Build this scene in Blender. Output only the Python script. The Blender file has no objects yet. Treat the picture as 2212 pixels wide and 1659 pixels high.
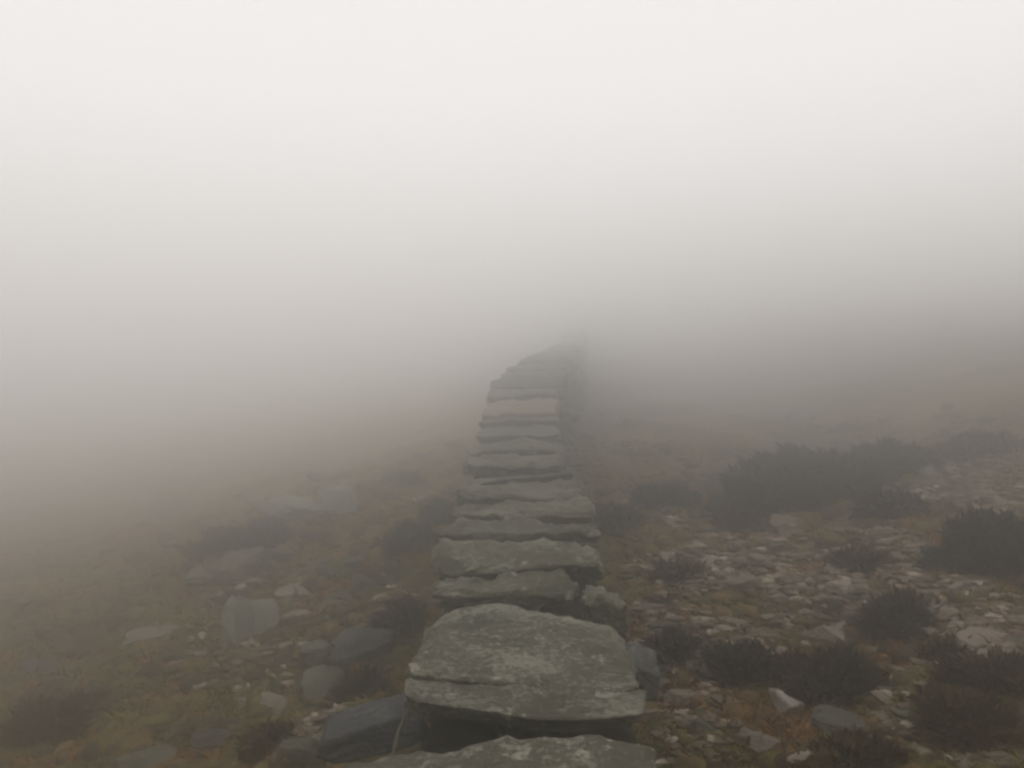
import bpy, math, random
import numpy as np
from mathutils import Vector

random.seed(7)
RNG = np.random.default_rng(7)
S = bpy.context.scene
COL = S.collection

# ------------------------------------------------------------------ camera, sky, sun, exposure
F, CX, CY, YH = 1840.0, 1106.0, 829.5, 770.0        # photograph measured on a 2212 x 1659 grid
PITCH = math.atan((CY - YH) / F)
cam_d = bpy.data.cameras.new('camera')
cam = bpy.data.objects.new('camera', cam_d)
COL.objects.link(cam)
S.camera = cam
cam_d.sensor_width = 36.0
cam_d.lens = 36.0 * F / 2212.0
cam_d.clip_start = 0.05
cam_d.clip_end = 2000
cam.location = (0, 0, 0)
cam.rotation_euler = (math.radians(90) - PITCH, 0, 0)

SUN_EL, SUN_ROT = math.radians(78), math.radians(20)
W = bpy.data.worlds.new('World')
S.world = W
W.use_nodes = True
nt = W.node_tree
nt.nodes.clear()
wo = nt.nodes.new('ShaderNodeOutputWorld')
bg = nt.nodes.new('ShaderNodeBackground')
sky = nt.nodes.new('ShaderNodeTexSky')
sky.sky_type = 'NISHITA'
sky.sun_disc = False
sky.sun_elevation = SUN_EL
sky.sun_rotation = SUN_ROT
sky.air_density = 1.0
sky.dust_density = 8.0
hs = nt.nodes.new('ShaderNodeHueSaturation')
hs.inputs['Saturation'].default_value = 0.05
nt.links.new(sky.outputs[0], hs.inputs['Color'])
# overcast: cloud deck made brighter at the horizon than overhead, to brighten the fog
tc = nt.nodes.new('ShaderNodeTexCoord')
sp = nt.nodes.new('ShaderNodeSeparateXYZ')
nt.links.new(tc.outputs['Generated'], sp.inputs[0])
mr = nt.nodes.new('ShaderNodeMapRange')
mr.inputs['From Min'].default_value = -0.05
mr.inputs['From Max'].default_value = 0.9
mr.inputs['To Min'].default_value = 16.2
mr.inputs['To Max'].default_value = 6.5
nt.links.new(sp.outputs['Z'], mr.inputs['Value'])
tint = nt.nodes.new('ShaderNodeVectorMath')
tint.operation = 'SCALE'
tint.inputs[0].default_value = (1.0, 0.982, 0.975)
nt.links.new(mr.outputs[0], tint.inputs['Scale'])
mx = nt.nodes.new('ShaderNodeMix')
mx.data_type = 'RGBA'
mx.inputs['Factor'].default_value = 0.92
nt.links.new(hs.outputs[0], mx.inputs[6])
nt.links.new(tint.outputs[0], mx.inputs[7])
nt.links.new(mx.outputs[2], bg.inputs['Color'])
bg.inputs['Strength'].default_value = 0.089
nt.links.new(bg.outputs[0], wo.inputs[0])

sun_d = bpy.data.lights.new('sun', 'SUN')
sun_d.energy = 0.5
sun_d.angle = math.radians(60)
sun_d.color = (1.0, 0.98, 0.96)
sun = bpy.data.objects.new('sun', sun_d)
COL.objects.link(sun)
sun.rotation_euler = (math.radians(90) - SUN_EL, 0, math.pi - SUN_ROT)

S.view_settings.view_transform = 'Standard'
S.view_settings.look = 'None'
S.view_settings.gamma = 1
S.view_settings.exposure = 0.0
S.cycles.volume_bounces = 12
S.cycles.max_bounces = 14
S.cycles.pixel_filter_type = 'BLACKMAN_HARRIS'
S.cycles.filter_width = 2.7
FOG_DENSITY, FOG_G = 0.117, 0.93

# ------------------------------------------------------------------ helpers
CP, SP_ = math.cos(PITCH), math.sin(PITCH)


def pt(px, py, d):
    """the point at depth d (m) seen at grid position px, py"""
    a, b = (px - CX) / F, -(py - CY) / F
    return np.array([a * d, d * (CP + b * SP_), d * (-SP_ + b * CP)])


def _hash(i, j, k, seed):
    n = (i * 374761393 + j * 668265263 + k * 2147483647 + seed * 1274126177) & 0xFFFFFFFF
    n = ((n ^ (n >> 13)) * 1274126177) & 0xFFFFFFFF
    n = n ^ (n >> 16)
    return (n & 0xFFFF) / 32767.5 - 1.0


def vnoise(p, seed=0):
    p = np.asarray(p, float)
    i = np.floor(p).astype(np.int64)
    f = p - i
    u = f * f * f * (f * (f * 6 - 15) + 10)
    r = 0
    for dx in (0, 1):
        for dy in (0, 1):
            for dz in (0, 1):
                w = (u[..., 0] if dx else 1 - u[..., 0]) * (u[..., 1] if dy else 1 - u[..., 1]) * (u[..., 2] if dz else 1 - u[..., 2])
                r = r + w * _hash(i[..., 0] + dx, i[..., 1] + dy, i[..., 2] + dz, seed)
    return r


def fbm(p, octaves=4, seed=0, gain=0.5):
    p = np.asarray(p, float)
    r, a = 0, 1.0
    for o in range(octaves):
        r = r + a * vnoise(p * (2.03 ** o) + 17.3 * o, seed + o)
        a *= gain
    return r


def mesh_from(name, verts, faces, mat, smooth=True):
    """faces: an (n, k) int array, or a list of such arrays"""
    me = bpy.data.meshes.new(name)
    verts = np.asarray(verts, np.float32)
    fl = faces if isinstance(faces, list) else [faces]
    tot = np.concatenate([np.full(len(f), f.shape[1], np.int32) for f in fl])
    loops = np.concatenate([f.ravel() for f in fl]).astype(np.int32)
    me.vertices.add(len(verts))
    me.vertices.foreach_set('co', verts.ravel())
    me.loops.add(len(loops))
    me.loops.foreach_set('vertex_index', loops)
    me.polygons.add(len(tot))
    me.polygons.foreach_set('loop_start', np.concatenate([[0], np.cumsum(tot)[:-1]]).astype(np.int32))
    me.polygons.foreach_set('loop_total', tot)
    me.polygons.foreach_set('use_smooth', np.full(len(tot), smooth))
    me.update(calc_edges=True)
    me.validate()
    if mat:
        me.materials.append(mat)
    return me


def link(name, me, parent=None, loc=(0, 0, 0)):
    o = bpy.data.objects.new(name, me)
    COL.objects.link(o)
    o.location = loc
    if parent:
        o.parent = parent
    return o


def tag(o, label=None, cat=None, group=None, kind=None):
    for k, v in (('label', label), ('category', cat), ('group', group), ('kind', kind)):
        if v:
            o[k] = v
    return o


_ico = {}


def ico(sub):
    if sub not in _ico:
        import bmesh
        bm = bmesh.new()
        bmesh.ops.create_icosphere(bm, subdivisions=sub, radius=1.0)
        v = np.array([x.co[:] for x in bm.verts])
        f = np.array([[y.index for y in x.verts] for x in bm.faces])
        bm.free()
        _ico[sub] = (v / np.linalg.norm(v, axis=1)[:, None], f)
    return _ico[sub]


def rock_verts(size, sub=3, seed=0, planes=13, sharp=14.0, rough=0.05, boxy=False):
    """an angular, slightly worn stone about size = (x, y, z) metres across"""
    r = np.random.default_rng(seed)
    v, f = ico(sub)
    n = r.normal(size=(planes, 3))
    n[0] = (0, 0, 1)
    n[1] = (0, 0, -1)
    if boxy:
        n[2] = (1, .15, 0); n[3] = (-1, .1, .1); n[4] = (0.1, 1, 0); n[5] = (0, -1, .2)
    n /= np.linalg.norm(n, axis=1)[:, None]
    n += r.normal(size=n.shape) * (0.10 if boxy else 0.22)
    n /= np.linalg.norm(n, axis=1)[:, None]
    d = r.uniform(0.66, 1.0, planes)
    dots = np.maximum(v @ n.T, 0) / d
    rad = np.minimum((dots ** sharp).sum(1) ** (-1 / sharp), 1.5)
    p = v * rad[:, None]
    p = p * (1 + rough * fbm(v * 3.4 + seed * 3.1, 5, seed, .6))[:, None]
    p = p * (np.array(size) / 2)
    return p, f


def cube_grid(n):
    """unit cube surface, n cells a side, welded"""
    key, V, Fq = {}, [], []
    t = np.linspace(-1, 1, n + 1)

    def vid(p):
        k = tuple(np.round(p, 5))
        if k not in key:
            key[k] = len(V)
            V.append(k)
        return key[k]
    for ax in range(3):
        for s in (-1, 1):
            a, b = [(1, 2), (2, 0), (0, 1)][ax]
            for i in range(n):
                for j in range(n):
                    q = []
                    for di, dj in ((0, 0), (1, 0), (1, 1), (0, 1)):
                        p = [0, 0, 0]
                        p[ax] = s
                        p[a] = t[i + di]
                        p[b] = t[j + dj]
                        q.append(vid(p))
                    Fq.append(q if s > 0 else q[::-1])
    return np.array(V), np.array(Fq)


# ------------------------------------------------------------------ materials
def new_mat(name, rough=0.85):
    m = bpy.data.materials.new(name)
    m.use_nodes = True
    n = m.node_tree
    b = n.nodes['Principled BSDF']
    b.inputs['Roughness'].default_value = rough
    b.inputs['Specular IOR Level'].default_value = 0.3
    return m, n, b


def noise_node(n, vec, scale, detail=5.0, rough=0.55, dist=0.0):
    t = n.nodes.new('ShaderNodeTexNoise')
    t.inputs['Scale'].default_value = scale
    t.inputs['Detail'].default_value = detail
    t.inputs['Roughness'].default_value = rough
    t.inputs['Distortion'].default_value = dist
    n.links.new(vec, t.inputs['Vector'])
    return t.outputs['Fac']


def ramp(n, fac, stops):
    r = n.nodes.new('ShaderNodeValToRGB')
    e = r.color_ramp.elements
    while len(e) < len(stops):
        e.new(0.5)
    for el, (p, c) in zip(e, stops):
        el.position = p
        el.color = c if len(c) == 4 else (*c, 1)
    n.links.new(fac, r.inputs[0])
    return r.outputs[0]


def mixc(n, fac, a, b, mode='MIX'):
    m = n.nodes.new('ShaderNodeMix')
    m.data_type = 'RGBA'
    m.blend_type = mode
    for sock, val in ((0, fac), (6, a), (7, b)):
        if hasattr(val, 'is_output') or hasattr(val, 'links'):
            n.links.new(val, m.inputs[sock])
        elif isinstance(val, (int, float)):
            m.inputs[sock].default_value = val
        else:
            m.inputs[sock].default_value = (*val, 1)
    return m.outputs[2]


def bump(n, b, h, strength, dist):
    k = n.nodes.new('ShaderNodeBump')
    k.inputs['Strength'].default_value = strength
    k.inputs['Distance'].default_value = dist
    n.links.new(h, k.inputs['Height'])
    n.links.new(k.outputs[0], b.inputs['Normal'])


def stone_mat(name, dark, light, lichen, lichen_amt=0.62, moss=(0.05, 0.055, 0.03), moss_amt=0.6, spot=True, vary=0.35):
    m, n, b = new_mat(name, 0.8)
    geo = n.nodes.new('ShaderNodeNewGeometry').outputs['Position']
    oi = n.nodes.new('ShaderNodeObjectInfo')
    c = ramp(n, noise_node(n, geo, 5.0, 6, 0.6), [(0.3, dark), (0.7, light)])
    c = mixc(n, ramp(n, noise_node(n, geo, 90.0, 3, 0.7), [(0.35, (0, 0, 0)), (0.75, (1, 1, 1))]), c, tuple(x * 1.45 for x in light))
    c = mixc(n, ramp(n, noise_node(n, geo, 2.3, 4, 0.6, 0.4), [(moss_amt - .06, (0, 0, 0)), (moss_amt + .12, (.8, .8, .8))]), c, moss)
    if spot:
        zone = noise_node(n, geo, 3.3, 3, 0.5, 0.3)
        patch = noise_node(n, geo, 38.0, 6, 0.72, 0.2)
        add = n.nodes.new('ShaderNodeMath')
        add.operation = 'MULTIPLY_ADD'
        add.inputs[1].default_value = 0.55
        n.links.new(zone, add.inputs[0])
        n.links.new(patch, add.inputs[2])
        c = mixc(n, ramp(n, add.outputs[0], [(lichen_amt + .27, (0, 0, 0)), (lichen_amt + .33, (.7, .7, .7))]), c, lichen)
        c = mixc(n, ramp(n, noise_node(n, geo, 13.0, 6, 0.7, 0.3), [(lichen_amt + .07, (0, 0, 0)), (lichen_amt + .10, (.9, .9, .9))]), c, tuple(x * 1.2 for x in lichen))
        c = mixc(n, ramp(n, noise_node(n, geo, 55.0, 4, 0.7), [(0.30, (.8, .8, .8)), (0.42, (0, 0, 0))]), c, tuple(x * .5 for x in dark))
    # every stone its own tone
    mr_ = n.nodes.new('ShaderNodeMapRange')
    mr_.inputs['To Min'].default_value = 1 - vary
    mr_.inputs['To Max'].default_value = 1 + vary
    n.links.new(oi.outputs['Random'], mr_.inputs[0])
    sc = n.nodes.new('ShaderNodeVectorMath')
    sc.operation = 'SCALE'
    n.links.new(c, sc.inputs[0])
    n.links.new(mr_.outputs[0], sc.inputs['Scale'])
    n.links.new(sc.outputs[0], b.inputs['Base Color'])
    bump(n, b, noise_node(n, geo, 34.0, 8, 0.68), 0.75, 0.02)
    return m


M_CAP = stone_mat('lichened_granite', (0.024, 0.022, 0.013), (0.080, 0.072, 0.046), (0.24, 0.23, 0.18), 0.52, (0.034, 0.035, 0.018), 0.55, vary=0.16)
M_LICHEN = stone_mat('heavily_lichened_granite', (0.036, 0.034, 0.022), (0.074, 0.066, 0.044), (0.26, 0.25, 0.19), 0.53, (0.036, 0.037, 0.020), 0.56, vary=0.0)
M_PLAIN = stone_mat('bare_granite', (0.034, 0.032, 0.023), (0.056, 0.052, 0.038), (0.1, 0.1, 0.08), 0.7, (0.030, 0.031, 0.017), 0.58, spot=False, vary=0.0)
M_PINK = stone_mat('weathered_pinkish_granite', (0.13, 0.100, 0.076), (0.21, 0.165, 0.128), (0.25, 0.23, 0.18), 0.70, vary=0.1)
M_WALL = stone_mat('shade_darkened_wall_stone', (0.012, 0.010, 0.007), (0.038, 0.033, 0.024), (0.10, 0.095, 0.07), 0.70, (0.014, 0.015, 0.007), 0.48, vary=0.0)  # mossy wall stone, colour darkened to deepen the shade in the capstone gaps
M_SLATE = stone_mat('blue_grey_stone', (0.026, 0.026, 0.026), (0.058, 0.057, 0.056), (0.14, 0.14, 0.12), 0.56, (0.034, 0.032, 0.020), 0.56, vary=0.05)
M_PALE = stone_mat('pale_quartz_stone', (0.12, 0.098, 0.072), (0.24, 0.20, 0.155), (0.24, 0.22, 0.18), 0.70, (0.055, 0.046, 0.027), 0.56, vary=0.4)
M_SCREE, _n, _b = new_mat('scree_chips', 0.85)
_g = _n.nodes.new('ShaderNodeNewGeometry')
_c = ramp(_n, _g.outputs['Random Per Island'], [(0.0, (0.060, 0.045, 0.030)), (0.35, (0.165, 0.118, 0.082)), (0.6, (0.165, 0.132, 0.096)), (0.8, (0.34, 0.262, 0.198)), (1.0, (0.54, 0.45, 0.36))])
_c = mixc(_n, ramp(_n, noise_node(_n, _g.outputs['Position'], 22.0, 4, 0.7), [(0.4, (0, 0, 0)), (0.6, (.7, .7, .7))]), _c, (0.07, 0.058, 0.036))
_n.links.new(_c, _b.inputs['Base Color'])
bump(_n, _b, noise_node(_n, _g.outputs['Position'], 60.0, 5, 0.7), 0.6, 0.01)

M_GREEN = stone_mat('grey_green_stone', (0.050, 0.049, 0.036), (0.095, 0.092, 0.070), (0.17, 0.17, 0.13), 0.66, (0.036, 0.036, 0.018), 0.52, vary=0.3)
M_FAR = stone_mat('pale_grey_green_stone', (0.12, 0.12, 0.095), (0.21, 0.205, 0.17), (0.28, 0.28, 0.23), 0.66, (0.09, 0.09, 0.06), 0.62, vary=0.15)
M_WHITE = stone_mat('white_quartz_stone', (0.30, 0.275, 0.235), (0.42, 0.39, 0.34), (0.36, 0.34, 0.3), 0.75, (0.14, 0.12, 0.09), 0.75, vary=0.0)


def ground_material():
    m, n, b = new_mat('moorland_ground', 0.95)
    geo = n.nodes.new('ShaderNodeNewGeometry').outputs['Position']
    mp = n.nodes.new('ShaderNodeMapping')
    mp.inputs['Rotation'].default_value = (0, 0, 0.35)
    mp.inputs['Scale'].default_value = (0.55, 1.0, 1.0)      # vegetation lies in drawn-out streaks across the slope
    n.links.new(geo, mp.inputs['Vector'])
    st = mp.outputs[0]
    big = noise_node(n, st, 0.9, 5, 0.65, 0.8)
    left = ramp(n, big, [(0.34, (0.110, 0.058, 0.020)), (0.43, (0.300, 0.150, 0.048)), (0.50, (0.180, 0.125, 0.032)), (0.56, (0.200, 0.170, 0.038)), (0.68, (0.330, 0.200, 0.066))])
    right = ramp(n, big, [(0.36, (0.075, 0.048, 0.026)), (0.46, (0.170, 0.112, 0.060)), (0.54, (0.165, 0.132, 0.052)), (0.66, (0.330, 0.245, 0.155))])
    sx = n.nodes.new('ShaderNodeSeparateXYZ')
    n.links.new(geo, sx.inputs[0])
    side = ramp(n, sx.outputs[0], [(0.0, (0, 0, 0)), (0.5, (1, 1, 1))])
    c = mixc(n, side, left, right)
    mid = noise_node(n, st, 4.2, 6, 0.68, 0.8)
    c = mixc(n, ramp(n, mid, [(0.36, (.8, .8, .8)), (0.45, (0, 0, 0))]), c, (0.024, 0.017, 0.010))
    c = mixc(n, ramp(n, mid, [(0.56, (0, 0, 0)), (0.68, (.85, .85, .85))]), c, (0.150, 0.120, 0.062))
    fine = noise_node(n, st, 15.0, 5, 0.7, 0.7)
    c = mixc(n, ramp(n, fine, [(0.55, (0, 0, 0)), (0.66, (.75, .75, .75))]), c, (0.20, 0.160, 0.110))
    c = mixc(n, ramp(n, fine, [(0.34, (.8, .8, .8)), (0.45, (0, 0, 0))]), c, (0.020, 0.015, 0.010))
    n.links.new(c, b.inputs['Base Color'])
    bump(n, b, noise_node(n, geo, 14.0, 8, 0.75), 1.0, 0.06)
    return m


def leaf_mat(name, cols, scale=0.9, lo=0.75, hi=1.25):
    m, n, b = new_mat(name, 0.9)
    geo = n.nodes.new('ShaderNodeNewGeometry')
    f = noise_node(n, geo.outputs['Position'], scale, 3, 0.6)
    c = ramp(n, f, [(0.3 + 0.4 * i / (len(cols) - 1), k) for i, k in enumerate(cols)])
    r = ramp(n, geo.outputs['Random Per Island'], [(0, (lo, lo, lo)), (0.8, (1.0, 1.0, 1.0)), (1, (hi, hi * .98, hi * .95))])
    c = mixc(n, 1.0, c, r, 'MULTIPLY')
    n.links.new(c, b.inputs['Base Color'])
    return m


M_GROUND = ground_material()
M_GRASS = leaf_mat('moor_grass', [(0.090, 0.048, 0.018), (0.300, 0.150, 0.044), (0.190, 0.145, 0.030), (0.160, 0.148, 0.032), (0.340, 0.210, 0.066)], 1.3)
M_HEATH = leaf_mat('dark_heather', [(0.022, 0.021, 0.009), (0.040, 0.026, 0.013), (0.075, 0.052, 0.022)], 2.0, 0.5, 2.4)
M_MOUND = leaf_mat('deep_heather', [(0.010, 0.010, 0.006), (0.018, 0.014, 0.009), (0.028, 0.021, 0.012)], 2.0, 0.6, 1.6)
M_RUST = leaf_mat('brown_bilberry', [(0.046, 0.028, 0.014), (0.066, 0.042, 0.020), (0.054, 0.048, 0.018)], 2.0, 0.6, 2.2)
M_STRAW = leaf_mat('straw_stalk', [(0.10, 0.09, 0.055), (0.13, 0.115, 0.07)], 2.0)

# ------------------------------------------------------------------ terrain
_WY = np.array([-40, -6, 0, 2.5, 3.0, 4.3, 5.3, 6.2, 7.3, 9.0, 10.0, 11.0, 12.5, 14.0, 17.0, 24.0, 35.0, 60.0, 400.0])
_WZ = np.array([-3.0, -1.55, -1.30, -1.20, -1.16, -1.11, -1.05, -1.0, -.93, -.84, -.60, -.30, -.07, .0, .06, .38, 1.1, 2.2, 4.0])
_CY = np.array([-40, 0, 3.0, 6.0, 9.0, 11.0, 13.0, 15.0, 20.0, 28.0, 40.0, 60.0, 400.0])
_CX = np.array([-1.5, -.05, .06, .05, .09, .22, .50, .70, 1.28, 2.05, 3.1, 4.6, 22.0])


def wall_top(y):
    return np.interp(y, _WY, _WZ)


def wall_x(y):
    return np.interp(y, _CY, _CX)


def ground_z(x, y, detail=True):
    x = np.asarray(x, float)
    y = np.asarray(y, float)
    # smooth version of the wall line
    zt = sum(np.interp(y + o, _WY, _WZ) for o in (-2, -1, 0, 1, 2)) / 5
    dx = x - wall_x(y)
    side = 32 * np.tanh(dx / 32)
    z = zt - 1.12 + np.where(side < 0, 0.215, 0.136) * side - 0.12 * (1 - np.tanh(dx / 0.6)) / 2
    p = np.stack([x, y, np.zeros_like(x)], -1)
    # the slope sinks into a shallow hollow beside the wall beyond the first ten metres
    s_ = np.clip((y - 7.5) / 8, 0, 1)
    s_ = s_ * s_ * (3 - 2 * s_)
    z = z - s_ * (0.95 * np.exp(-((dx - 4.5) / 3.2) ** 2) + 0.25 * np.clip(-dx / 3, 0, 1))
    far = 1 / (1 + (np.hypot(x, y) / 14) ** 2)
    z = z + 0.34 * far * fbm(p * 0.25, 2, 3) * np.clip(np.abs(dx) / 3, 0, 1)
    z = z + 0.13 * fbm(p * 0.9, 3, 5) * np.clip(np.abs(dx) / 1.2, 0.2, 1)
    if detail:
        z = z + 0.05 * fbm(p * 4.2, 4, 9)
    return z


def at(px, py):
    """world point where the line of sight through px, py meets the slope"""
    d0, lo = 1.2, None
    d = d0
    while d < 90:
        p = pt(px, py, d)
        if p[2] < float(ground_z(p[0], p[1])):
            break
        lo = d
        d *= 1.02
    if lo:
        hi = d
        for _ in range(14):
            mid_ = (lo + hi) / 2
            p = pt(px, py, mid_)
            if p[2] < float(ground_z(p[0], p[1])):
                hi = mid_
            else:
                lo = mid_
    p = pt(px, py, d)
    p[2] = float(ground_z(p[0], p[1]))
    return p, d


def at_many(px, py):
    px = np.asarray(px, float)
    py = np.asarray(py, float)
    out = np.full(len(px), np.nan)
    prev = 1.2
    d = 1.2
    while d < 70:
        a, b = (px - CX) / F, -(py - CY) / F
        x, y, z = a * d, d * (CP + b * SP_), d * (-SP_ + b * CP)
        hit = (z < ground_z(x, y, False)) & np.isnan(out)
        out[hit] = (d + prev) / 2
        prev = d
        d *= 1.012
    return out


# one sheet, finely divided near the viewer
def axis(lo, hi, fine_lo, fine_hi, step, grow):
    mid_ = list(np.arange(fine_lo, fine_hi, step))
    a, s, v = [], step, fine_hi
    while v < hi:
        a.append(v); s *= grow; v += s
    a.append(hi)
    b_, s, v = [], step, fine_lo - step
    while v > lo:
        b_.append(v); s *= grow; v -= s
    b_.append(lo)
    return np.array(b_[::-1] + mid_ + a)


gx = axis(-75, 75, -5, 5.5, 0.045, 1.022)
gy = axis(-40, 85, 2.5, 9, 0.045, 1.02)
XX, YY = np.meshgrid(gx, gy)
ZZ = ground_z(XX, YY)
nx, ny = len(gx), len(gy)
idx = np.arange(nx * ny).reshape(ny, nx)
quads = np.stack([idx[:-1, :-1].ravel(), idx[:-1, 1:].ravel(), idx[1:, 1:].ravel(), idx[1:, :-1].ravel()], 1)
tag(link('ground', mesh_from('ground', np.stack([XX.ravel(), YY.ravel(), ZZ.ravel()], 1), quads, M_GROUND)), kind='structure')

# ------------------------------------------------------------------ the dry stone wall
wall = bpy.data.objects.new('dry_stone_wall', None)
COL.objects.link(wall)
wall.location = (0, 0, 0)
tag(wall, 'long dry stone wall with broad capstones climbing away into the fog', 'wall')

CV, CF = cube_grid(26)
CVs, CFs = cube_grid(12)


def capstone(front, back, df, db, thick, mat=M_CAP, seed=0, n=26, k=11.0, rough=0.02, overhang=0.0, bow=0.0, label=None):
    """slab whose top runs from the front polyline to the back one: lists of (px, py), evenly spaced across"""
    V, Fq = (CV, CF) if n == 26 else (CVs, CFs)
    r = (np.abs(V) ** k).sum(1) ** (1 / k)
    q = V / r[:, None]
    fr = np.array([pt(x, y, df) for x, y in front])
    bk = np.array([pt(x, y, db) for x, y in back])
    tf = np.linspace(-1, 1, len(fr))
    tb = np.linspace(-1, 1, len(bk))
    u, v, w = q[:, 0], q[:, 1], q[:, 2]
    A = np.stack([np.interp(u, tf, fr[:, i]) for i in range(3)], 1)
    B = np.stack([np.interp(u, tb, bk[:, i]) for i in range(3)], 1)
    s = ((v + 1) / 2)[:, None]
    P = A * (1 - s) + B * s
    P[:, 2] += (w - 1) / 2 * thick + bow * (1 - u * u)
    P[:, 1] += (1 - w) / 2 * .10 * np.clip(-v, 0, 1)      # the front face is broken back under the lip
    nv = q / np.linalg.norm(q, axis=1)[:, None]
    c = P.mean(0)
    big = fbm(P * 3.1 + seed * 7.7, 3, seed)
    small = fbm(P * 11.0 + seed, 4, seed + 40, .6)
    edge = np.clip(np.linalg.norm(np.stack([u, v], 1), axis=1) - 0.3, 0, 1)
    disp = rough * (1.5 * big + 1.0 * small) * (0.45 + edge)
    P = P + nv * disp[:, None]
    o = link('capstone', mesh_from('capstone', P - c, Fq, mat), wall, c)
    if label:
        o['label'] = label
    return o




def slab_world(y0, y1, wl, wr, z0, z1, thick, seed, mat=M_CAP, n=12, **kw):
    """capstone given straight in metres"""
    global pt
    V, Fq = (CV, CF) if n == 26 else (CVs, CFs)
    kk = 6.5
    q = V / ((np.abs(V) ** kk).sum(1) ** (1 / kk))[:, None]
    u, v, w = q.T
    r = np.random.default_rng(seed)
    j = r.uniform(-.05, .05, 4)
    s = (v + 1) / 2
    x0 = wall_x(y0); x1 = wall_x(y1)
    xl = (x0 + wl + j[0]) * (1 - s) + (x1 + wl + j[1]) * s
    xr = (x0 + wr + j[2]) * (1 - s) + (x1 + wr + j[3]) * s
    t = (u + 1) / 2
    X = xl * (1 - t) + xr * t
    Y = y0 + (y1 - y0) * s + r.uniform(-.1, .1) * u * (y1 - y0)
    Z = z0 + (z1 - z0) * s + (w - 1) / 2 * thick + r.uniform(-.03, .03) * u
    P = np.stack([X, Y, Z], 1)
    nv = q / np.linalg.norm(q, axis=1)[:, None]
    P = P + nv * (0.025 * fbm(P * 3.3 + seed, 3, seed) + .012 * fbm(P * 12, 2, seed))[:, None]
    c = P.mean(0)
    return link('capstone', mesh_from('capstone', P - c, Fq, mat), wall, c)


for i, (a, b_) in enumerate(((-3.2, -2.5), (-2.45, -1.7), (-1.65, -0.9), (-0.85, -0.1), (-0.05, .75), (.8, 1.62))):
    slab_world(a, b_, -.44, .44, float(wall_top(a)) - .02, float(wall_top(b_)) - .02, .16, 300 + i)

capstone([(560, 2050), (800, 2060), (1106, 2060), (1300, 2060), (1500, 2040)],
         [(742, 1644), (842, 1630), (945, 1620), (1045, 1600), (1145, 1596), (1250, 1594), (1350, 1598), (1432, 1606)], 1.66, 2.54, .13, M_LICHEN,
         seed=1, rough=.014, k=20, label='nearest capstone with a pale lichen patch at its right corner')
capstone([(868, 1494), (900, 1518), (985, 1528), (1075, 1540), (1140, 1552), (1230, 1554), (1320, 1550), (1398, 1540)],
         [(884, 1462), (1000, 1462), (1150, 1470), (1270, 1478), (1392, 1488)], 2.82, 3.10, .085, M_CAP, seed=2, rough=.007, k=14,
         label='smooth narrow slab in front of the big rounded capstone')
capstone([(884, 1440), (900, 1458), (978, 1466), (1104, 1474), (1248, 1484), (1345, 1492), (1390, 1478)],
         [(918, 1385), (960, 1330), (1010, 1309), (1080, 1303), (1158, 1309), (1248, 1330), (1310, 1350), (1352, 1395)], 3.04, 3.92, .14, M_LICHEN, seed=3, rough=.012, k=11,
         label='big rounded capstone spotted with white lichen')
capstone([(930, 1282), (1000, 1284), (1068, 1280), (1176, 1280), (1262, 1290)],
         [(934, 1244), (1000, 1240), (1060, 1242), (1130, 1238), (1200, 1227), (1262, 1236)], 4.04, 4.38, .12, seed=4, rough=.024, k=8)
capstone([(1262, 1296), (1300, 1300), (1338, 1322)], [(1262, 1258), (1300, 1256), (1322, 1268)], 4.02, 4.34, .13, M_CAP, seed=5, rough=.022, k=12)
capstone([(942, 1236), (1040, 1232), (1176, 1221), (1250, 1213), (1303, 1220)],
         [(944, 1170), (1060, 1168), (1078, 1173), (1100, 1169), (1200, 1168), (1286, 1167)], 4.42, 5.00, .11, seed=6, rough=.022, k=9)
capstone([(948, 1158), (1050, 1155), (1180, 1153), (1294, 1156)], [(968, 1129), (1080, 1127), (1180, 1129), (1282, 1128)], 5.09, 5.43, .10, seed=7, rough=.024)
capstone([(976, 1116), (1080, 1114), (1180, 1112), (1280, 1117)], [(990, 1086), (1080, 1082), (1180, 1084), (1272, 1083)], 5.54, 5.98, .10, seed=8, rough=.024)
capstone([(990, 1074), (1100, 1078), (1180, 1079), (1268, 1081)], [(1016, 1044), (1100, 1038), (1180, 1034), (1254, 1030)], 6.08, 6.72, .10, seed=9, rough=.022, k=9)
capstone([(1018, 1042), (1050, 1042), (1130, 1034), (1240, 1022)], [(1020, 1036), (1080, 1032), (1150, 1026), (1234, 1016)], 6.84, 7.12, .07, M_GREEN, seed=10, rough=.01, k=9,
         label='thin pale slab showing as a bright line')
capstone([(1004, 1006), (1080, 1007), (1158, 1003), (1226, 1003)], [(1018, 984), (1080, 980), (1150, 976), (1222, 978)], 7.28, 7.86, .10, seed=11, rough=.024)
capstone([(1012, 984), (1060, 978), (1130, 974), (1222, 980)], [(1028, 962), (1080, 955), (1130, 950), (1208, 957)], 7.95, 8.55, .10, seed=12, rough=.02)
capstone([(1030, 946), (1116, 944), (1170, 940), (1211, 936)], [(1042, 926), (1110, 920), (1160, 914), (1208, 915)], 8.75, 9.25, .09, M_GREEN, seed=13, rough=.02, n=12)
capstone([(1036, 913), (1100, 908), (1206, 906)], [(1040, 907), (1116, 902), (1206, 900)], 9.35, 9.55, .09, seed=14, rough=.015, n=12)
capstone([(1039, 897), (1116, 890), (1199, 896)], [(1062, 868), (1120, 863), (1203, 860)], 9.62, 10.1, .13, M_PINK, seed=15, rough=.024, n=12,
         label='pinkish tan capstone halfway to the crest')
capstone([(1056, 856), (1116, 853), (1202, 849)], [(1056, 845), (1116, 842), (1202, 839)], 10.2, 10.5, .12, seed=16, rough=.02, n=12)
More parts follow.
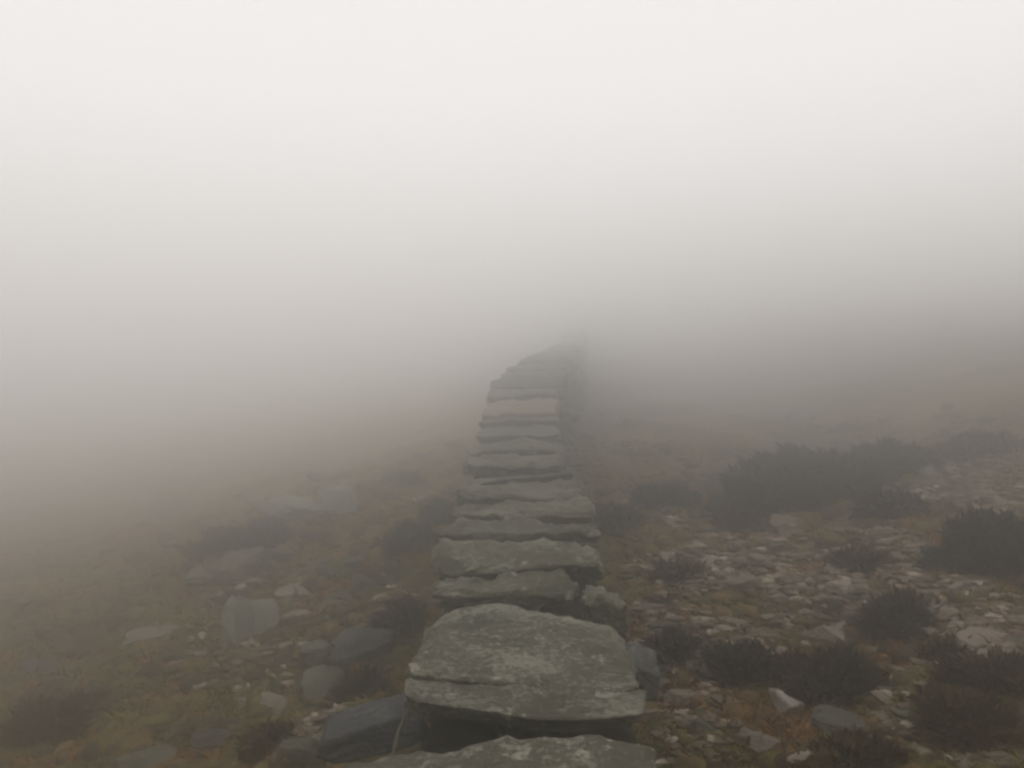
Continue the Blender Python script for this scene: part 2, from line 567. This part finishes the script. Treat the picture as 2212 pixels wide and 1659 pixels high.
capstone([(1054, 836), (1116, 833), (1206, 834)], [(1064, 818), (1120, 814), (1212, 816)], 10.65, 11.05, .14, M_GREEN, seed=17, rough=.02, n=12)
capstone([(1078, 815), (1150, 812), (1222, 814)], [(1090, 801), (1140, 800), (1221, 800)], 11.2, 11.7, .15, seed=18, rough=.02, n=12)
capstone([(1094, 799), (1150, 797), (1222, 795)], [(1114, 785), (1160, 783), (1223, 783)], 11.85, 12.6, .15, seed=19, rough=.02, n=12)
capstone([(1118, 782), (1170, 781), (1224, 780)], [(1138, 771), (1180, 770), (1225, 768)], 12.8, 13.8, .15, M_GREEN, seed=20, rough=.02, n=12)
y = 13.9
i = 0
while y < 46:
    ln = random.uniform(.5, .85)
    dz = random.uniform(-.05, .07)
    slab_world(y, y + ln, -.36, .38, float(wall_top(y)) + dz, float(wall_top(y + ln)) + dz, .16, 400 + i)
    y += ln + .06
    i += 1


# body: courses of fitted stones on both faces round a rubble core, one masonry mesh
def body():
    Vs, Fs, off = [], [], 0
    k = 0
    y = -3.4
    while y < 46:
        near = y < 9
        ln0 = .34 if near else .5
        zt = float(wall_top(y)) - .14
        for side in (-1, 1):
            gz = float(ground_z(wall_x(y) + side * .5, y)) - .25
            z = zt
            row = 0
            while z > gz:
                hgt = random.uniform(.15, .26)
                ln = ln0 * random.uniform(.8, 1.25)
                batter = .34 + .10 * (zt - z) + random.uniform(-.025, .045)
                p, f = rock_verts((.34, ln * 1.05, hgt * 1.05), 3 if y < 6 else 2, 1000 + k, 12, 16, .05, True)
                c = np.array([wall_x(y) + side * (batter - .10), y + (row % 2) * ln0 * .5, z - hgt / 2])
                Vs.append(p + c)
                Fs.append(f + off)
                off += len(p)
                z -= hgt
                row += 1
                k += 1
        # hearting seen in the gaps between capstones
        for xo in (-.2, 0, .2):
            p, f = rock_verts((.26, .3, .22), 2, 5000 + k, 11, 12, .06)
            Vs.append(p + np.array([wall_x(y) + xo, y, zt - .15 + random.uniform(-.06, .05)]))
            Fs.append(f + off)
            off += len(p)
            k += 1
        y += ln0
    # solid core
    ys = np.arange(-3.5, 46.5, .5)
    for y0 in ys:
        b0 = len(Vs)
        c = []
        for yy in (y0, y0 + .5):
            x = wall_x(yy)
            zt = float(wall_top(yy)) - .42
            zb = float(ground_z(x, yy)) - .4
            c += [(x - .22, yy, zt), (x + .22, yy, zt), (x + .3, yy, zb), (x - .3, yy, zb)]
        Vs.append(np.array(c))
        Fs.append(np.array([[0, 1, 5], [0, 5, 4], [1, 2, 6], [1, 6, 5], [2, 3, 7], [2, 7, 6], [3, 0, 4], [3, 4, 7]]) + off)
        off += 8
    return np.concatenate(Vs), np.concatenate(Fs)


bv, bf = body()
link('wall_body', mesh_from('wall_body', bv, bf, M_WALL), wall)


def side_stone(px, py, d, size, rz, mat, seed, label, tilt=(0, 0)):
    p, f = rock_verts(size, 5, seed, 8, 30, .055, True)
    o = link('projecting_stone', mesh_from('projecting_stone', p, f, mat), wall, pt(px, py, d))
    o.rotation_euler = (tilt[0], tilt[1], rz)
    o['label'] = label
    return o


side_stone(815, 1560, 3.0, (.43, .24, .12), math.radians(14), M_SLATE, 61, 'blue grey step stone jutting out of the left side of the wall', (0, math.radians(-10)))
side_stone(1378, 1442, 3.7, (.20, .34, .16), math.radians(-8), M_SLATE, 62, 'grey side stone poking out right of the big capstone', (0, math.radians(8)))

# ------------------------------------------------------------------ loose rocks one can point to
BEDS = []        # where grass grows up against a stone


def place_rock(name, px, py, wpx, hpx, mat, label, cat='rock', seed=0, depth=.8, rz=None, tilt=0.0, planes=13, group=None, sink=.36):
    p, d = at(px, py + hpx * 0.3)
    w, h = 1.2 * wpx * d / F, 1.2 * hpx * d / F
    v, f = rock_verts((w, w * depth, h * 1.25), 5 if d < 6 else 4, seed, planes, 44, .05)
    BEDS.append((p[0], p[1], w * .5, h * depth, d))
    a = rz if rz is not None else random.uniform(-.5, .5)
    o = link(name, mesh_from(name, v, f, mat, False), None, (p[0], p[1], p[2] + h * (0.58 - sink)))
    o.rotation_euler = (random.uniform(-.15, .15), tilt, a)
    tag(o, label, cat, group)
    return o


R = [
 # left of the wall
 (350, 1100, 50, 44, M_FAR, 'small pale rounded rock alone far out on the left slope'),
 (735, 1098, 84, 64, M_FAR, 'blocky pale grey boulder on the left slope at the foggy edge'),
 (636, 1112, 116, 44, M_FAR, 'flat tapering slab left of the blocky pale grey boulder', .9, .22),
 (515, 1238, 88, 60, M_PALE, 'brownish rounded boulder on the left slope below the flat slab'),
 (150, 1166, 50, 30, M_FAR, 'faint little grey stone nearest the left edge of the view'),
 (516, 1372, 54, 100, M_FAR, 'tall pale slab standing on edge left of the wall', .5, -.2),
 (562, 1350, 66, 96, M_FAR, 'leaning grey slab propped against the tall pale slab', .5, .55),
 (648, 1338, 44, 34, M_PALE, 'small round pinkish stone right of the leaning slab'),
 (686, 1428, 84, 40, M_GREEN, 'grey green wedge of rock by the foot of the wall'),
 (768, 1418, 100, 80, M_SLATE, 'dark boulder in the gully close to the left side of the wall'),
 (600, 1212, 46, 18, M_GREEN, 'thin pale sliver of stone right of the brownish boulder'),
 (692, 1232, 74, 26, M_GREEN, 'long slanting stone lying between brownish boulder and wall', .5, -.4),
 (632, 1274, 52, 18, M_PALE, 'flat light chip below the long slanting stone'),
 (790, 1278, 60, 26, M_GREEN, 'mossy flat stone leaning beside the wall base', .8, .2),
 (335, 1377, 92, 16, M_PALE, 'long thin light stone in the left grass'),
 (85, 1450, 84, 26, M_SLATE, 'low grey rock in the grass by the left edge'),
 (832, 1466, 30, 26, M_GREEN, 'little light stone touching the wall near the big capstone'),
 (706, 1492, 84, 50, M_GREEN, 'green tinted rock just above the blue grey step stone'),
 (526, 1540, 28, 20, M_PALE, 'smallest pale pebble in the ochre grass on the left'),
 (600, 1528, 78, 30, M_PALE, 'brownish flat stone between ochre grass and the step stone'),
 (512, 1572, 46, 22, M_GREEN, 'grey stone half sunk in moss low on the left'),
 (655, 1478, 44, 18, M_PALE, 'thin tilted stone near the green tinted rock'),
 (300, 1655, 96, 26, M_GREEN, 'pale flat stone cut by the bottom edge at left'),
 (655, 1650, 90, 40, M_GREEN, 'grey green stone at the bottom beside the nearest capstone'),
 (455, 1602, 90, 30, M_SLATE, 'dark low stone in moss at the bottom left'),
 (156, 1478, 28, 10, M_PALE, 'tiny light chip above the dark grass far left'),
 (1040 - 130, 1000, 34, 14, M_GREEN, 'small grey stone next to the wall where the fog closes in'),
 # right of the wall
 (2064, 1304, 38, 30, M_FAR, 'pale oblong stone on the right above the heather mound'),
 (2052, 1352, 58, 30, M_PALE, 'light angular stone beside the brown hollow on the right'),
 (2140, 1392, 96, 38, M_PALE, 'broad pale slab near the right edge'),
 (2190, 1440, 80, 46, M_PALE, 'tan slab below the broad pale slab at the right edge'),
 (2086, 1388, 22, 40, M_PALE, 'narrow upright light stone left of the broad pale slab', .5, .4),
 (1402, 1330, 44, 20, M_PALE, 'flat light stone right of the wall by the big capstone'),
 (1486, 1510, 84, 24, M_PALE, 'flat brownish slab lying right of the narrow smooth capstone'),
 (1538, 1466, 44, 30, M_PALE, 'dull pinkish stone left of the near heather clump'),
 (1580, 1398, 34, 18, M_PALE, 'light stone perched on the left shoulder of the near heather'),
 (1598, 1402, 26, 20, M_GREEN, 'grey chip inside the near heather clump'),
 (1850, 1588, 110, 24, M_GREEN, 'wide flat brownish grey slab at the lower right'),
 (2150, 1630, 32, 30, M_PALE, 'round light stone in the lower right corner'),
 (2180, 1655, 40, 16, M_GREEN, 'flat grey stone under the round light stone'),
 (1604, 1618, 30, 26, M_PALE, 'upright small pale stone near the bottom right of the wall'),
 (1652, 1642, 60, 26, M_PALE, 'cream stone at the bottom edge right of the wall'),
 (1510, 1590, 44, 44, M_GREEN, 'blurred grey stone low beside the right face of the wall'),
 (1925, 1515, 56, 20, M_PALE, 'thin pale shard above the wide flat slab at the lower right', .6, .45),
 (1952, 1560, 44, 16, M_GREEN, 'small flat grey stone right of the thin pale shard'),
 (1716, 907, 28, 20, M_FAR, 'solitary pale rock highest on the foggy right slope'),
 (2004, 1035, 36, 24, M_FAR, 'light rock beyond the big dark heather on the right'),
 (1955, 1038, 14, 9, M_PALE, 'tiny light stone left of the light rock beyond the heather'),
 (1800, 1046, 40, 16, M_GREEN, 'grey flat stone on the lower rim of the big far heather'),
 (1702, 1150, 44, 24, M_PALE, 'light block under the far heather on the stony ground'),
 (2100, 1145, 22, 14, M_SLATE, 'blue grey pebble on the heather at the right edge'),
 (1790, 1380, 66, 44, M_PALE, 'stacked looking pale brown block in the middle of the right slope'),
 (1812, 1335, 30, 26, M_PALE, 'squarish cream stone above the pale brown block'),
 (1850, 1398, 60, 18, M_GREEN, 'long grey stone running down from the pale brown block', .5, .45),
 (1606, 1192, 30, 18, M_PALE, 'light stone at the left of the stony patch'),
 (1650, 1135, 30, 14, M_PALE, 'pale stone below the round mid slope heather'),
 (1860, 1290, 44, 16, M_PALE, 'flat tan stone in the middle of the stony patch'),
 (1400, 1180, 34, 16, M_GREEN, 'grey stone right of the wall where the capstones narrow'),
 (1820, 1288, 60, 40, M_PALE, 'large light lump of rock in the stony patch'),
]
for k, r in enumerate(R):
    px, py, w, h, m, lab = r[:6]
    dep = r[6] if len(r) > 6 else .8
    tl = r[7] if len(r) > 7 else random.uniform(-.12, .12)
    place_rock('rock', px, py, w, h, m, lab, seed=700 + k, depth=dep, tilt=tl)

def white_stone():
    import bmesh
    p0, d = at(1708, 1545)
    bm = bmesh.new()
    out = [(1676, 1488), (1700, 1500), (1744, 1524), (1738, 1534), (1708, 1546), (1680, 1552)]
    for i, (x, y) in enumerate(out):
        f_ = pt(x, y, d - .02)
        bm.verts.new(f_)
        bm.verts.new(f_ + np.array([.0, .16, -.05 if i < 3 else -.02]))
    bm.verts.new(pt(1706, 1526, d - .07))
    bmesh.ops.convex_hull(bm, input=bm.verts)
    bmesh.ops.triangulate(bm, faces=bm.faces)
    bmesh.ops.subdivide_edges(bm, edges=bm.edges, cuts=4, use_grid_fill=True)
    bmesh.ops.smooth_vert(bm, verts=bm.verts, factor=.5, use_axis_x=True, use_axis_y=True, use_axis_z=True)
    bmesh.ops.triangulate(bm, faces=bm.faces)
    bm.verts.ensure_lookup_table()
    v = np.array([x.co[:] for x in bm.verts])
    f = np.array([[y.index for y in x.verts] for x in bm.faces])
    bm.free()
    c = v.mean(0)
    v = v + .006 * fbm(v * 25, 3, 4)[:, None]
    tag(link('rock', mesh_from('rock', v - c, f, M_WHITE), None, c), 'white triangular stone among the dark heather, brightest on the slope', 'rock')


white_stone()

# countable stones of the slope, copies of a few shapes
def scatter_points(regions, n, rng):
    wts = np.array([r[4] for r in regions], float)
    pick = rng.choice(len(regions), n, p=wts / wts.sum())
    u, v = rng.random(n), rng.random(n)
    px = np.array([regions[i][0] for i in pick]) * (1 - u) + np.array([regions[i][2] for i in pick]) * u
    py = np.array([regions[i][1] for i in pick]) * (1 - v) + np.array([regions[i][3] for i in pick]) * v
    return px, py


def make_variants(mats, nvar, sub, base):
    out = []
    for k in range(nvar):
        v, f = rock_verts((1, random.uniform(.6, 1.0), random.uniform(.28, .5)), sub, base + k, 13, 40, .06)
        out.append(mesh_from('stone', v, f, mats[k % len(mats)], False))
    return out


RIGHT = [(1480, 1150, 1760, 1300, 5), (1700, 1170, 2000, 1360, 7), (1780, 1330, 2212, 1440, 5), (1900, 1010, 2212, 1120, 2.5),
         (1440, 1300, 1900, 1400, 2.5), (1620, 1300, 2150, 1400, 3), (1350, 1120, 1560, 1500, 3), (1450, 1440, 2212, 1659, 3), (1720, 880, 2000, 930, .7), (1330, 940, 1600, 1120, 1)]
LEFT = [(500, 1180, 900, 1340, 5), (380, 1300, 860, 1659, 6), (0, 1250, 500, 1659, 2), (250, 1050, 950, 1200, 3), (620, 920, 1000, 1080, 1.2)]


def individuals(regions, n, mats, label, group, base, smin, smax):
    meshes = make_variants(mats, 8, 3, base)
    px, py = scatter_points(regions, n * 2, RNG)
    d = at_many(px, py)
    cnt = 0
    for x, y_, dd in zip(px, py, d):
        if np.isnan(dd) or cnt >= n:
            continue
        p = pt(x, y_, dd)
        if abs(p[0] - wall_x(p[1])) < .62:
            continue
        o = link('stone', meshes[cnt % 8])
        s = (smin + (smax - smin) * RNG.random() ** 2) * min(max(dd / 5, .75), 1.8)
        o.scale = (s, s, s)
        o.location = (p[0], p[1], float(ground_z(p[0], p[1])) + s * .16)
        o.rotation_euler = (RNG.uniform(-.3, .3), RNG.uniform(-.3, .3), RNG.uniform(0, 6.28))
        tag(o, label, 'stone', group)
        cnt += 1


individuals(RIGHT, 215, [M_PALE, M_PALE, M_GREEN, M_PINK], 'small pale stone strewn over the brown slope right of the wall', 'pale stones strewn right of the wall', 2000, .05, .17)
individuals(LEFT, 120, [M_GREEN, M_PALE, M_GREEN, M_SLATE], 'small dull stone sunk in the grass left of the wall', 'dull stones in the grass left of the wall', 2100, .05, .18)


# fine scree nobody could count
def scree():
    n = 30000
    px, py = scatter_points(RIGHT[:7] + LEFT[:2] + [(1420, 1060, 2212, 1460, 20), (1300, 1500, 2212, 1659, 3), (1250, 900, 2212, 1100, 4), (450, 1150, 940, 1659, 5), (0, 1000, 900, 1400, 1)], n, RNG)
    d = at_many(px, py)
    ok = ~np.isnan(d)
    px, py, d = px[ok], py[ok], d[ok]
    base = [rock_verts((1.15, .75, .42), 1, 3000 + k, 12, 20, .09) for k in range(8)]
    Vs, Fs, off = [], [], 0
    for i in range(len(d)):
        p = pt(px[i], py[i], d[i])
        if abs(p[0] - wall_x(p[1])) < .7:
            continue
        # clumped
        if vnoise(np.array([p[0] * 1.3, p[1] * 1.3, 3.3]), 77) < -.12 + .45 * RNG.random():
            continue
        v, f = base[i % 8]
        s = .018 + .10 * RNG.random() ** 2.3 * min(max(d[i] / 5, .8), 1.6)
        a = RNG.uniform(0, 6.28)
        ca, sa = math.cos(a), math.sin(a)
        q = v * s
        q = np.stack([q[:, 0] * ca - q[:, 1] * sa, q[:, 0] * sa + q[:, 1] * ca, q[:, 2]], 1)
        Vs.append(q + np.array([p[0], p[1], float(ground_z(p[0], p[1])) + s * .3]))
        Fs.append(f + off)
        off += len(v)
    return np.concatenate(Vs), np.concatenate(Fs)


sv, sf = scree()
tag(link('scree', mesh_from('scree', sv, sf, M_SCREE, False)), 'fine pale gravel and chips scattered over the slope', 'gravel', kind='stuff')


# ------------------------------------------------------------------ plants
def blades(base, direc, length, width, bend, rng):
    """arrays of two-segment blades: 5 verts, 2 quads/tri each"""
    n = len(base)
    side = np.cross(direc, rng.normal(size=(n, 3)))
    side /= np.linalg.norm(side, axis=1)[:, None] + 1e-9
    L_ = length[:, None]
    w = width[:, None]
    mid_ = base + direc * L_ * .55
    d2 = direc.copy()
    d2[:, 2] -= bend
    d2 /= np.linalg.norm(d2, axis=1)[:, None] + 1e-9
    tip = mid_ + d2 * L_ * .5
    V = np.stack([base - side * w, base + side * w, mid_ + side * w * .8, mid_ - side * w * .8, tip], 1).reshape(-1, 3)
    i = np.arange(n)[:, None] * 5
    q = i + np.array([[0, 1, 2, 3]])
    t = i + np.array([[3, 2, 4]])
    return V, [q, t]


def heather(px, py, wpx, hpx, label, mat=M_HEATH, group='heather clumps on the slope', seed=0, dens=1.0, name='heather_clump'):
    p, d = at(px, py + hpx * .42)
    rng = np.random.default_rng(seed)
    w, h = wpx * d / F / 2, hpx * d / F * .62
    v, f = ico(5)
    up = v[:, 2] > -.3
    r = 1 + .42 * fbm(v * 2.0 + seed * 2.3, 4, seed) + .10 * fbm(v * 7 + seed, 3, seed + 3)
    dome = v * r[:, None] * np.array([w, w * .75, h])
    # sprigs all over the dome
    n = int(min(16000, 1500 + 2.0 * wpx * hpx * dens))
    dirs = rng.normal(size=(n, 3))
    dirs[:, 2] = np.abs(dirs[:, 2])
    dirs /= np.linalg.norm(dirs, axis=1)[:, None]
    rr = 1 + .42 * fbm(dirs * 2.0 + seed * 2.3, 4, seed) + .10 * fbm(dirs * 7 + seed, 3, seed + 3)
    basep = dirs * rr[:, None] * np.array([w, w * .75, h]) * rng.uniform(.9, 1.0, n)[:, None]
    g = dirs + rng.normal(size=(n, 3)) * .55
    g[:, 2] += .5
    g /= np.linalg.norm(g, axis=1)[:, None]
    ln = rng.uniform(.02, .05, n) * np.where(rng.random(n) < .08, 2.2, 1.0) * min(max(d / 5, .8), 1.25)
    V, Fl = blades(basep, g, ln, ln * .16, .3, rng)
    off = len(dome)
    tri = np.concatenate([f, Fl[1] + off])
    me = mesh_from(name, np.concatenate([dome, V]), [tri, Fl[0] + off], mat)
    o = link(name, me, None, (p[0], p[1], p[2] - h * .12))
    tag(o, label, 'heather', group)
    return o


H = [
 (1735, 1010, 330, 165, 'largest dark heather mound, fading in the fog on the right slope', M_MOUND),
 (1930, 985, 170, 80, 'dark heather running on from the right end of the largest mound', M_MOUND),
 (2120, 960, 150, 60, 'faint heather patch highest on the right by the edge of the view', M_HEATH),
 (1705, 1083, 130, 62, 'dark heather tuft hanging below the largest mound', M_MOUND),
 (1925, 1092, 116, 56, 'rounded heather between the largest mound and the right edge', M_HEATH),
 (1440, 1070, 118, 66, 'round grey green heather bush nearest the wall in the mid distance', M_MOUND),
 (2140, 1180, 210, 140, 'wide black heather bank at the right edge halfway up', M_MOUND),
 (1600, 1430, 140, 90, 'near heather clump with a curved top and a light stone in front', M_HEATH),
 (1790, 1450, 190, 110, 'near black heather right above the white triangular stone', M_HEATH),
 (1950, 1345, 130, 76, 'dark heather hump above the pale slabs on the right', M_HEATH),
 (2060, 1420, 100, 50, 'brown hollowed heather under the narrow upright light stone', M_RUST),
 (2080, 1550, 200, 130, 'big brown heather at the lower right', M_RUST),
 (2150, 1460, 160, 60, 'olive brown bilberry hump left of the tan slab', M_RUST),
 (1840, 1640, 190, 60, 'dark green heather cut by the bottom edge on the right', M_HEATH),
 (1590, 1140, 80, 40, 'little brown clump on the stony ground below the round bush', M_RUST),
 (1470, 1240, 90, 44, 'brown bilberry tuft right of the wall above the stony patch', M_RUST),
 (1860, 1210, 90, 36, 'brown tuft in the upper half of the stony patch', M_RUST),
 (1450, 1420, 100, 60, 'dark clump in the shade of the wall right of the big capstone', M_HEATH),
 (1330, 1130, 80, 46, 'dark tuft against the right side of the wall', M_RUST),
 (540, 1160, 220, 70, 'dark heather under the flat slab on the left slope', M_HEATH),
 (880, 1170, 110, 60, 'dark heather hugging the left side of the wall in mid distance', M_HEATH),
 (950, 1110, 70, 50, 'dark brown tuft at the left foot of the wall further up', M_HEATH),
 (870, 1350, 80, 70, 'brown tuft below the left wall face', M_RUST),
 (790, 1490, 90, 60, 'dark green tuft behind the blue grey step stone', M_HEATH),
 (600, 1600, 130, 70, 'brown tuft in front of the step stone at the bottom', M_RUST),
 (880, 1040, 70, 30, 'faint dark tuft near the blocky pale grey boulder', M_RUST),
 (120, 1560, 200, 60, 'reddish brown cushion at the lower left', M_RUST),
]
for k, (px, py, w, h, lab, m) in enumerate(H):
    heather(px, py, w, h, lab, m, seed=50 + k)


def grass():
    rng = np.random.default_rng(31)
    nt_ = 7500
    px = rng.uniform(-150, 2360, nt_)
    py = 860 + 900 * rng.random(nt_) ** .75
    d = at_many(px, py)
    ok = ~np.isnan(d)
    px, py, d = px[ok], py[ok], d[ok]
    B, D, Ln, Wd = [], [], [], []
    for i in range(len(d)):
        p = pt(px[i], py[i], d[i])
        dx = p[0] - wall_x(p[1])
        if abs(dx) < .55:
            continue
        if dx > 0 and rng.random() < .3 or rng.random() < (d[i] - 7) / 7:
            continue
        if p[1] < 1:
            continue
        n = int(rng.integers(14, 30))
        sz = rng.uniform(.035, .11) * min(max(d[i] / 5, .8), 1.4)
        off = rng.normal(size=(n, 2)) * sz * .9
        x, y_ = p[0] + off[:, 0], p[1] + off[:, 1]
        z = ground_z(x, y_) - .01
        B.append(np.stack([x, y_, z], 1))
        dr = np.stack([off[:, 0] * 3 / sz * .25, off[:, 1] * 3 / sz * .25, np.full(n, .5)], 1) + rng.normal(size=(n, 3)) * .3
        dr[:, 0] -= .5     # lies downhill
        dr[:, 2] = np.abs(dr[:, 2])
        dr /= np.linalg.norm(dr, axis=1)[:, None]
        D.append(dr)
        ln = sz * rng.uniform(.7, 1.5, n)
        Ln.append(ln)
        Wd.append(np.maximum(ln * .05, .0012 * d[i]))
    for bx, by, rx, rh, dd in BEDS:
        if dd > 13:
            continue
        n = int(60 + 260 * rx / dd * 3)
        a = rng.uniform(0, 2 * math.pi, n)
        x, y_ = bx + np.cos(a) * rx * rng.uniform(.8, 1.15, n), by + np.sin(a) * rx * .75 * rng.uniform(.8, 1.15, n)
        B.append(np.stack([x, y_, ground_z(x, y_) - .01], 1))
        dr = np.stack([np.cos(a) * .2, np.sin(a) * .2, np.full(n, .8)], 1) + rng.normal(size=(n, 3)) * .35
        dr[:, 2] = np.abs(dr[:, 2])
        dr /= np.linalg.norm(dr, axis=1)[:, None]
        D.append(dr)
        ln = rng.uniform(.3, .8, n) * min(.13, rx * .9)
        Ln.append(ln)
        Wd.append(np.maximum(ln * .05, .0009 * dd))
    V, Fl = blades(np.concatenate(B), np.concatenate(D), np.concatenate(Ln), np.concatenate(Wd), .75, rng)
    return V, Fl


gv, gf = grass()
tag(link('grass', mesh_from('grass', gv, gf, M_GRASS)), 'olive and brown moor grass in low tussocks all over the slope', 'grass', kind='stuff')



def cushions():
    """low cushions of moss, bilberry and dead grass that make up the turf"""
    rng = np.random.default_rng(12)
    n = 5200
    px = rng.uniform(-120, 2330, n)
    py = 880 + 860 * rng.random(n) ** .7
    d = at_many(px, py)
    v0, f0 = ico(2)
    forms = [v0 * (1 + .30 * fbm(v0 * 1.9 + k * 5.1, 3, k) + .12 * fbm(v0 * 5 + k, 2, k))[:, None] for k in range(12)]
    Vs, Fs, B, D, Ln, off = [], [], [], [], [], 0
    for i in range(n):
        if np.isnan(d[i]) or d[i] > 16:
            continue
        p = pt(px[i], py[i], d[i])
        if abs(p[0] - wall_x(p[1])) < .62:
            continue
        if 1280 < px[i] and rng.random() < (.62 if 1050 < py[i] < 1450 else .4):
            continue
        if abs(px[i] - 1712) < 60 and 1480 < py[i] < 1620:
            continue
        s_ = rng.uniform(.03, .12) * min(max(d[i] / 5, .8), 1.6)
        a = rng.uniform(0, 6.28)
        q = forms[i % 12] * np.array([s_, s_ * rng.uniform(.6, .9), s_ * rng.uniform(.3, .6)])
        q = np.stack([q[:, 0] * math.cos(a) - q[:, 1] * math.sin(a), q[:, 0] * math.sin(a) + q[:, 1] * math.cos(a), q[:, 2]], 1)
        c = np.array([p[0], p[1], float(ground_z(p[0], p[1])) - s_ * .08])
        Vs.append(q + c)
        Fs.append(f0 + off)
        off += len(q)
    return np.concatenate(Vs), np.concatenate(Fs)


M_MOSS, _n, _b = new_mat('mossy_turf', 0.95)
_g = _n.nodes.new('ShaderNodeNewGeometry')
_c = ramp(_n, _g.outputs['Random Per Island'], [(0.0, (0.026, 0.018, 0.010)), (0.2, (0.085, 0.056, 0.028)), (0.4, (0.088, 0.088, 0.020)), (0.65, (0.215, 0.185, 0.030)), (0.8, (0.230, 0.120, 0.036)), (1.0, (0.300, 0.215, 0.074))])
_c = mixc(_n, ramp(_n, noise_node(_n, _g.outputs['Position'], 9.0, 5, 0.7, .6), [(0.38, (.85, .85, .85)), (0.55, (0, 0, 0))]), _c, (0.040, 0.029, 0.015))
_c = mixc(_n, ramp(_n, noise_node(_n, _g.outputs['Position'], 50.0, 4, 0.7), [(0.5, (0, 0, 0)), (0.65, (.6, .6, .6))]), _c, (0.17, 0.13, 0.07))
_n.links.new(_c, _b.inputs['Base Color'])
bump(_n, _b, noise_node(_n, _g.outputs['Position'], 45.0, 6, 0.75), 1.0, 0.03)
cv, cf = cushions()
tag(link('moss', mesh_from('moss', cv, cf, M_MOSS)), 'cushions of brown, olive and rust moss covering the slope', 'moss', kind='stuff')

# a dry stalk leaning across the gap left of the nearest capstones
sb = np.array([pt(848, 1634, 2.72), pt(858, 1590, 2.74), pt(870, 1552, 2.77), pt(886, 1520, 2.80)])
side_ = np.array([.0045, 0, 0])
vv, ff = [], []
for i, p in enumerate(sb):
    wdt = [1.4, 1.2, .9, .3][i]
    for a in range(5):
        an = a * 2 * math.pi / 5
        vv.append(p + np.array([math.cos(an) * .0045 * wdt, math.sin(an) * .0045 * wdt, 0]))
for i in range(3):
    for a in range(5):
        ff.append([i * 5 + a, i * 5 + (a + 1) % 5, i * 5 + 5 + (a + 1) % 5, i * 5 + 5 + a])
vv = np.array(vv)
tag(link('grass_stalk', mesh_from('grass_stalk', vv - sb[0], np.array(ff), M_STRAW), None, sb[0]),
    'thin dry grass stalk leaning in the dark gap left of the nearest capstone', 'grass stalk')

# ------------------------------------------------------------------ fog: one closed box of even air
def haze():
    x0, x1, y0, y1, z0, z1 = -79, 79, -44, 89, -12.0, 7.2
    v = np.array([(x, y, z) for x in (x0, x1) for y in (y0, y1) for z in (z0, z1)])
    f = np.array([[0, 1, 3, 2], [4, 6, 7, 5], [0, 4, 5, 1], [2, 3, 7, 6], [0, 2, 6, 4], [1, 5, 7, 3]])
    m = bpy.data.materials.new('fog')
    m.use_nodes = True
    n = m.node_tree
    n.nodes.clear()
    out = n.nodes.new('ShaderNodeOutputMaterial')
    pv = n.nodes.new('ShaderNodeVolumePrincipled')
    pv.inputs['Color'].default_value = (0.998, 0.995, 0.992, 1)
    pv.inputs['Density'].default_value = FOG_DENSITY
    pv.inputs['Anisotropy'].default_value = FOG_G
    n.links.new(pv.outputs[0], out.inputs['Volume'])
    tag(link('haze', mesh_from('haze', v, f, m, False)), 'thick pale hill fog', 'fog', kind='stuff')


haze()
